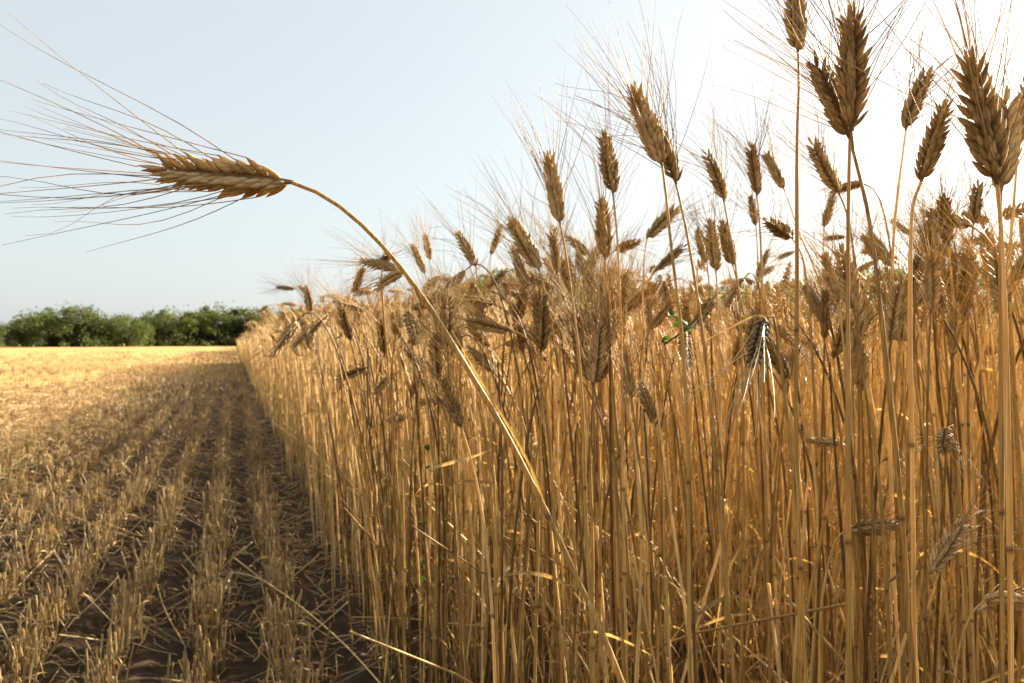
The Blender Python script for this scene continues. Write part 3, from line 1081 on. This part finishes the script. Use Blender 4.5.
# ------------------------------------------------------------------ stubble
def tuft_template(seed, nst, k, hmin, hmax, seg=3, spread=0.022, lean=0.10, fat=1.0):
    r = np.random.default_rng(seed)
    m = MB()
    base = np.column_stack([r.normal(0, spread, nst), r.normal(0, spread * 1.5, nst), np.full(nst, -0.02)])
    h = r.uniform(hmin, hmax, nst)
    ln = r.normal(0, lean, (nst, 2))
    bad = r.random(nst) < 0.14
    ln[bad] += r.normal(0, 0.6, (bad.sum(), 2))
    t = np.linspace(0, 1, seg)[None, :, None]
    d = np.column_stack([ln, np.ones(nst)]) * h[:, None]
    P = base[:, None] + d[:, None] * t + np.concatenate([r.normal(0, 0.004, (nst, 1, 2)), np.zeros((nst, 1, 1))], 2) * np.sin(t * 3.14)
    rad = r.uniform(0.0014, 0.0024, (nst, 1)) * np.ones((1, seg)) * fat
    tubes(m, P, rad, k, np.clip(r.normal(0.5, 0.28, nst), 0, 1))
    # torn leaf sheaths
    nl = nst // 2
    for q in range(nl):
        i = r.integers(nst)
        leaf_strip(m, P[i, seg // 2], r.uniform(0, 6.28), r.uniform(0.03, 0.09), 0.005 * fat, r.uniform(0.4, 1.6), int(r.integers(1e6)), 5, tint=r.uniform(0.1, 0.8))
    return m


def stub_points(y0, y1, xmin, xmax, per_m):
    out = []
    j = 1
    while ROW0 + 0.04 - j * ROW - 0.02 > xmin:
        xr = ROW0 - 0.035 - j * ROW
        if xr < xmax:
            n = int((y1 - y0) * per_m)
            y = np.linspace(y0, y1, n) + rng.uniform(-0.5, 0.5, n) * (y1 - y0) / n
            keep = rng.random(n) > 0.12
            out.append(np.column_stack([xr + rng.normal(0, 0.011, n), y, np.full(n, j)])[keep])
        j += 1
    return np.concatenate(out)


sp = stub_points(0.6, 9.0, -6.0, 9, 19)
px, py, d = proj(np.column_stack([sp[:, :2], np.full(len(sp), 0.1)]))
vis = (px > -60) & (px < 420) & (py < 760) & (d > 0.6)
order = np.argsort(np.where(vis, d, 99))
ind_s, rest_s = sp[order[:300]], sp[order[300:]]
tufts = [tuft_template(500 + i, 15, 6, 0.05, 0.15, 4, spread=0.014, fat=1.05) for i in range(12)]
tuft_mesh = [t.mesh('stubble_tuft', M_STUB) for t in tufts]
ORD = {1: 'first', 2: 'second', 3: 'third', 4: 'fourth', 5: 'fifth', 6: 'sixth', 7: 'seventh', 8: 'eighth', 9: 'ninth', 10: 'tenth'}
for x, y, j in ind_s:
    o = link('stubble_tuft', tuft_mesh[int(rng.integers(12))])
    s = rng.uniform(0.8, 1.1)
    o.scale = (s, s, s * rng.uniform(0.85, 1.1))
    o.rotation_euler = (rng.normal(0, 0.06), rng.normal(0, 0.06), rng.uniform(0, 6.28))
    o.location = (x, y, float(ground_z(np.array(x), np.array(y))))
    w = ORD.get(int(j), 'outer')
    tag(o, 'tuft of cut straw stubble in the %s stubble row out from the standing wheat' % w, 'stubble', 'stubble tufts in the %s row' % w)

stub = MB()


def scatter_m(dst, P, templates, smin=0.85, smax=1.15):
    n = len(P)
    which = rng.integers(0, len(templates), n)
    th = rng.uniform(0, 6.28, n)
    sc = rng.uniform(smin, smax, n)
    zz = ground_z(P[:, 0], P[:, 1])
    for k, g in enumerate(templates):
        sel = np.where(which == k)[0]
        if not len(sel):
            continue
        v, q, t, ti, dk = g.arrays()
        c, s = np.cos(th[sel]) * sc[sel], np.sin(th[sel]) * sc[sel]
        x = v[None, :, 0] * c[:, None] - v[None, :, 1] * s[:, None] + P[sel, 0][:, None]
        y = v[None, :, 0] * s[:, None] + v[None, :, 1] * c[:, None] + P[sel, 1][:, None]
        z = v[None, :, 2] * sc[sel][:, None] + zz[sel][:, None]
        m = len(v)
        off = (np.arange(len(sel)) * m)[:, None, None]
        tint = np.clip(ti[None] * 0.6 + rng.random(len(sel))[:, None] * 0.45, 0, 1)
        dst.add(np.stack([x, y, z], -1), (off + q[None]).reshape(-1, 4), None, tint.ravel(), np.tile(dk, len(sel)))


lo = [tuft_template(600 + i, 12, 4, 0.05, 0.13, 2, spread=0.011, lean=0.06, fat=1.15) for i in range(10)]
lo2 = [tuft_template(700 + i, 9, 3, 0.05, 0.14, 2, spread=0.022, lean=0.07, fat=1.7) for i in range(8)]
lo3 = [tuft_template(800 + i, 7, 3, 0.06, 0.15, 2, spread=0.12, fat=4.0) for i in range(8)]


def thin(P):
    return P[rng.random(len(P)) < np.interp(P[:, 0], [-2.9, -1.5], [0.10, 1.0])]


rest_s = thin(rest_s)
scatter_m(stub, rest_s[:, :2], lo)
scatter_m(stub, thin(stub_points(9.0, 26.0, -12.0, 9, 8))[:, :2], lo2)
scatter_m(stub, thin(stub_points(26.0, 60.0, -36.0, 9, 0.9))[:, :2], lo3)
so = link('stubble', stub.mesh('stubble', M_STUB, False))
tag(so, 'rows of cut straw stubble running away beside the crop', 'stubble', None, 'stuff')

# ---- loose straw on the ground
lit = MB()


def litter(n, x0, x1, y0, y1, lmin, lmax, r, k=4, zmax=0.03, p=1.0):
    x = x0 + (x1 - x0) * rng.random(n) ** p
    y = rng.uniform(y0, y1, n)
    a = rng.uniform(0, 6.28, n)
    L = rng.uniform(lmin, lmax, n)
    t = np.linspace(-0.5, 0.5, 4)
    cx = x[:, None] + np.cos(a)[:, None] * L[:, None] * t + rng.normal(0, 0.006, (n, 4))
    cyy = y[:, None] + np.sin(a)[:, None] * L[:, None] * t + rng.normal(0, 0.006, (n, 4))
    z = ground_z(cx, cyy) + 0.003 + rng.uniform(0, zmax, (n, 1)) + np.abs(rng.normal(0, zmax * 0.35, (n, 4)))
    rad = np.broadcast_to((r * rng.uniform(0.5, 1.1, n))[:, None], (n, 4))
    tubes(lit, np.stack([cx, cyy, z], -1), rad, k, np.clip(rng.normal(0.45, 0.28, n), 0, 1))


litter(2300, -2.6, 0.45, 0.8, 4.5, 0.03, 0.14, 0.0015, 4, 0.012)
litter(1500, -2.8, -0.5, 0.8, 4.5, 0.03, 0.18, 0.0017, 4, 0.03)
litter(320, 0.18, 0.55, 0.8, 6, 0.05, 0.22, 0.0013, 4, 0.05)
litter(1500, -0.9, 0.3, 4.5, 12, 0.04, 0.15, 0.0018, 3, 0.012)
litter(6500, -7, -0.9, 4, 12, 0.06, 0.25, 0.0024, 3, 0.05)
litter(15000, -7.5, -1.4, 2.2, 14, 0.08, 0.3, 0.0026, 3, 0.06)
litter(9000, -30, -2.0, 9, 40, 0.15, 0.5, 0.0045, 3, 0.08)
lo_ = link('straw_litter', lit.mesh('straw_litter', M_STUB))
tag(lo_, 'loose broken straw scattered over the stubble ground', 'straw', None, 'stuff')


def loose(label, pts, r, tint):
    m = MB()
    P = catmull(pts, 24)
    c = P.mean(0)
    S = np.linspace(0, 1, 24)
    tubes(m, (P - c)[None], (r * (0.6 + 0.4 * S) + r * 0.35 * np.exp(-((S - 0.55) / 0.02) ** 2))[None], 7, np.array([tint]), (0.6 * np.exp(-((S - 0.55) / 0.015) ** 2))[None])
    o = link('loose_straw', m.mesh('loose_straw', M_STEM))
    o.location = Vector(c)
    tag(o, label, 'straw')


def gp(px, py, h):
    d = (CAMZ - h) * F / (py - 341.5)
    return at(px, py, d)


loose('long curved straw lying slanted over the stubble beside the crop foot', [gp(236, 572, 0.13), gp(262, 580, 0.14), gp(300, 606, 0.13), gp(345, 645, 0.12), gp(388, 692, 0.10)], 0.0016, 0.8)
loose('level straw sticking out of the crop foot near the bottom of the wall', [at(352, 617, 1.85), at(400, 618, 1.8), at(440, 622, 1.75), at(480, 626, 1.7)], 0.0014, 0.6)
loose('short bent straw leaning from the soil between the stubble rows', [gp(156, 582, 0.13), gp(166, 612, 0.08), gp(184, 644, 0.03)], 0.0018, 0.75)

# ---- a few broken pale leaves caught on the stems
lf = MB()
P = catmull([at(424, 470, 1.02), at(450, 463, 1.0), at(475, 456, 0.99), at(492, 449, 0.98)], 9)
c = P.mean(0)
ribbons(lf, (P - c)[None], np.array([[0.0006, 0.0014, 0.002, 0.0024, 0.0024, 0.002, 0.0016, 0.001, 0.0003]]), np.tile(norm(UP + 0.5 * FWD), (1, 9, 1)), np.array([0.95]), 0.4)
o = link('dry_leaf', lf.mesh('dry_leaf', M_LEAF))
o.location = Vector(c)
tag(o, 'pale dry blade of leaf sticking out level beside the arching stem', 'leaf')


# ---- green weeds in the crop
def weed(label, base, top, d, nl, size, seed):
    r = np.random.default_rng(seed)
    P0, P1 = at(*base, d), at(*top, d)
    root = empty('weed', Vector(P0))
    tag(root, label, 'weed')
    line = catmull([P0, P0 * 0.5 + P1 * 0.5 + r.normal(0, 0.01, 3), P1], 12) - P0
    m = MB()
    tubes(m, line[None], np.linspace(0.0012, 0.0005, 12)[None], 5, np.array([0.4]))
    link('stem', m.mesh('stem', M_WEED), root)
    for q in range(nl):
        lm_ = MB()
        i = int((q + 0.5) / nl * 11)
        leaf_strip(lm_, line[i], r.uniform(0, 6.28), size * r.uniform(0.7, 1.2), size * 0.45, r.uniform(0.3, 1.0), int(r.integers(1e6)), 7, tint=r.random())
        link('leaf', lm_.mesh('leaf', M_WEED), root)


weed('green twining weed climbing the stems left of the arching stem', (428, 640), (424, 430), 1.55, 9, 0.03, 1)
weed('small green weed at the foot of the crop', (398, 700), (396, 655), 1.72, 7, 0.035, 2)
weed('green leafy weed among the ears below the crossed pair', (664, 345), (659, 312), 0.95, 4, 0.025, 3)


# ------------------------------------------------------------------ trees on the far side of the field
def make_tree(seed, h, w):
    r = np.random.default_rng(seed)
    tr, cr = MB(), MB()
    tubes(tr, np.array([[[0, 0, -0.2], [r.normal(0, .05), 0, h * 0.2], [r.normal(0, .15), r.normal(0, .1), h * 0.45], [r.normal(0, .3), 0, h * 0.75]]]), np.array([[.16, .13, .09, .03]]), 7, np.array([.5]))
    nlimb = 7
    cl = []
    for q in range(nlimb):
        a = q * 2.4 + r.uniform(0, 1)
        z0 = h * r.uniform(0.12, 0.5)
        ln = w * r.uniform(0.28, 0.5)
        e = np.array([math.cos(a) * ln, math.sin(a) * ln, z0 + h * r.uniform(0.1, 0.35)])
        tubes(tr, np.array([[[0, 0, z0], [e[0] * .5, e[1] * .5, z0 * .6 + e[2] * .4], list(e)]]), np.array([[.07, .045, .015]]), 5, np.array([.5]))
        cl.append(e)
    ncl = 46
    C, S = [], []
    for q in range(ncl):
        u = norm(r.normal(0, 1, 3))
        rr = r.uniform(0.35, 1.0) ** 0.6
        c = np.array([u[0] * w * 0.5 * rr, u[1] * w * 0.5 * rr, h * 0.52 + u[2] * h * 0.40 * rr])
        C.append(c)
        S.append(r.uniform(0.35, 0.8) * w / 5)
    for e in cl:
        C.append(e)
        S.append(0.6)
    # low skirts of scrub under the crown
    for q in range(16):
        C.append(np.array([r.normal(0, w * 0.33), r.normal(0, w * 0.25), h * r.uniform(0.03, 0.2)]))
        S.append(r.uniform(0.5, 0.8))
    C, S = np.array(C), np.array(S)
    n = 5200
    k = r.integers(0, len(C), n)
    P = C[k] + r.normal(0, 0.5, (n, 3)) * S[k][:, None]
    P[:, 2] = np.maximum(P[:, 2], 0.1)
    nrm = norm(r.normal(0, 1, (n, 3)) + np.array([0, 0, 0.5]))
    u = norm(np.cross(nrm, r.normal(0, 1, (n, 3))))
    v = np.cross(nrm, u)
    sz = r.uniform(0.07, 0.16, n)[:, None]
    V = np.stack([P - u * sz, P + v * sz * 0.6, P + u * sz, P - v * sz * 0.6], 1)
    cb = r.random(len(C))
    cr.add(V, np.arange(n * 4).reshape(-1, 4), None, np.repeat(np.clip(cb[k] * 0.7 + r.random(n) * 0.3, 0, 1), 4))
    return tr.mesh('trunk', M_BARK), cr.mesh('crown', M_TREE, False)


tree_meshes = [make_tree(40 + i, h, w) for i, (h, w) in enumerate([(5.0, 5.2), (5.6, 5.0), (4.6, 5.6), (6.2, 5.4), (5.2, 6.2)])]
SHAPE = ['low rounded', 'broad bushy', 'ragged-topped', 'taller open-crowned', 'dense dark']
NUM = ['first', 'second', 'third', 'fourth', 'fifth', 'sixth', 'seventh', 'eighth', 'ninth', 'tenth', 'eleventh', 'twelfth', 'thirteenth', 'fourteenth', 'fifteenth', 'sixteenth',
       'seventeenth', 'eighteenth', 'nineteenth', 'twentieth', 'twenty-first', 'twenty-second', 'twenty-third', 'twenty-fourth']
tx = np.linspace(-60, 300, 24)
TOPY = lambda x: np.interp(x, [-60, 10, 35, 55, 75, 95, 120, 150, 190, 215, 240, 300], [322, 322, 318, 308, 308, 315, 314, 312, 311, 308, 308, 306])
for i, x in enumerate(tx):
    x = x + random.uniform(-5, 5)
    dd = 95 + 0.12 * (x + 60) + random.uniform(-4, 4)
    gpnt = at(x, 347, dd)
    z = float(ground_z(np.array(gpnt[0]), np.array(gpnt[1])))
    need = CAMZ + (341.5 - TOPY(x) + 1 + random.uniform(-3, 3.5)) / F * dd - z
    s = i % 5 if i % 2 else (i * 3 + 1) % 5
    hh = [5.0, 5.6, 4.6, 6.2, 5.2][s] * 0.97
    root = empty('tree', (gpnt[0], gpnt[1], z))
    sc = need / hh
    root.scale = (sc * random.uniform(1.15, 1.75), sc * 1.3, sc)
    root.rotation_euler = (0, 0, random.uniform(0, 6.28))
    link('trunk', tree_meshes[s][0], root)
    link('crown', tree_meshes[s][1], root)
    tag(root, '%s green tree, %s from the left in the far tree line' % (SHAPE[s], NUM[i]), 'tree', 'trees in a line across the far field edge')

# ------------------------------------------------------------------ wooded rise behind the crop at the right
mbh = MB()
na, nr = 90, 16
hx = np.linspace(250, 1250, na)
ridge = np.interp(hx, [250, 330, 430, 500, 560, 640, 700, 800, 900, 1000, 1250], [341, 330, 300, 276, 282, 292, 297, 287, 276, 268, 262])
rows_ = []
for j in range(nr):
    f = j / (nr - 1)
    dep = 150 + 170 * f
    hfac = math.sin(min(1, f / 0.75) * math.pi / 2) ** 1.3 if f < 0.75 else 1 - (f - 0.75) * 1.5
    P = np.array([at(x, 341.5, dep) for x in hx])
    P[:, 2] = -1.0 + ((341.5 - ridge) / F * 277 + 0.75) * hfac
    rows_.append(P)
G = np.array(rows_)
i0 = (np.arange(nr - 1)[:, None] * na + np.arange(na - 1)[None, :]).ravel()
mbh.add(G, np.stack([i0, i0 + 1, i0 + na + 1, i0 + na], -1), None, 0.6)
tag(link('hills', mbh.mesh('hills', M_WOOD)), kind='structure')
wd = MB()
n = 16000
fa, fr = rng.random(n) * (na - 1.01), rng.random(n) * (nr - 1.01)
ia, ir = fa.astype(int), fr.astype(int)
P = G[ir, ia] * (1 - (fa - ia))[:, None] + G[ir, ia + 1] * (fa - ia)[:, None]
P = P + norm(rng.normal(0, 1, (n, 3))) * 1.2
P[:, 2] += rng.random(n) * 2.2 * (0.4 + 1.2 * vnoise(P[:, 0] * 0.12, P[:, 1] * 0.12))
nr_ = norm(rng.normal(0, 1, (n, 3)) + np.array([0, 0, 0.6]))
u = norm(np.cross(nr_, rng.normal(0, 1, (n, 3))))
v = np.cross(nr_, u)
sz = rng.uniform(0.5, 1.1, n)[:, None]
wd.add(np.stack([P - u * sz, P + v * sz * 0.7, P + u * sz, P - v * sz * 0.7], 1), np.arange(n * 4).reshape(-1, 4), None, np.repeat(rng.random(n), 4))
tag(link('far_wood', wd.mesh('far_wood', M_WOOD, False)), 'pale green wood on the rise behind the crop', 'wood', None, 'stuff')
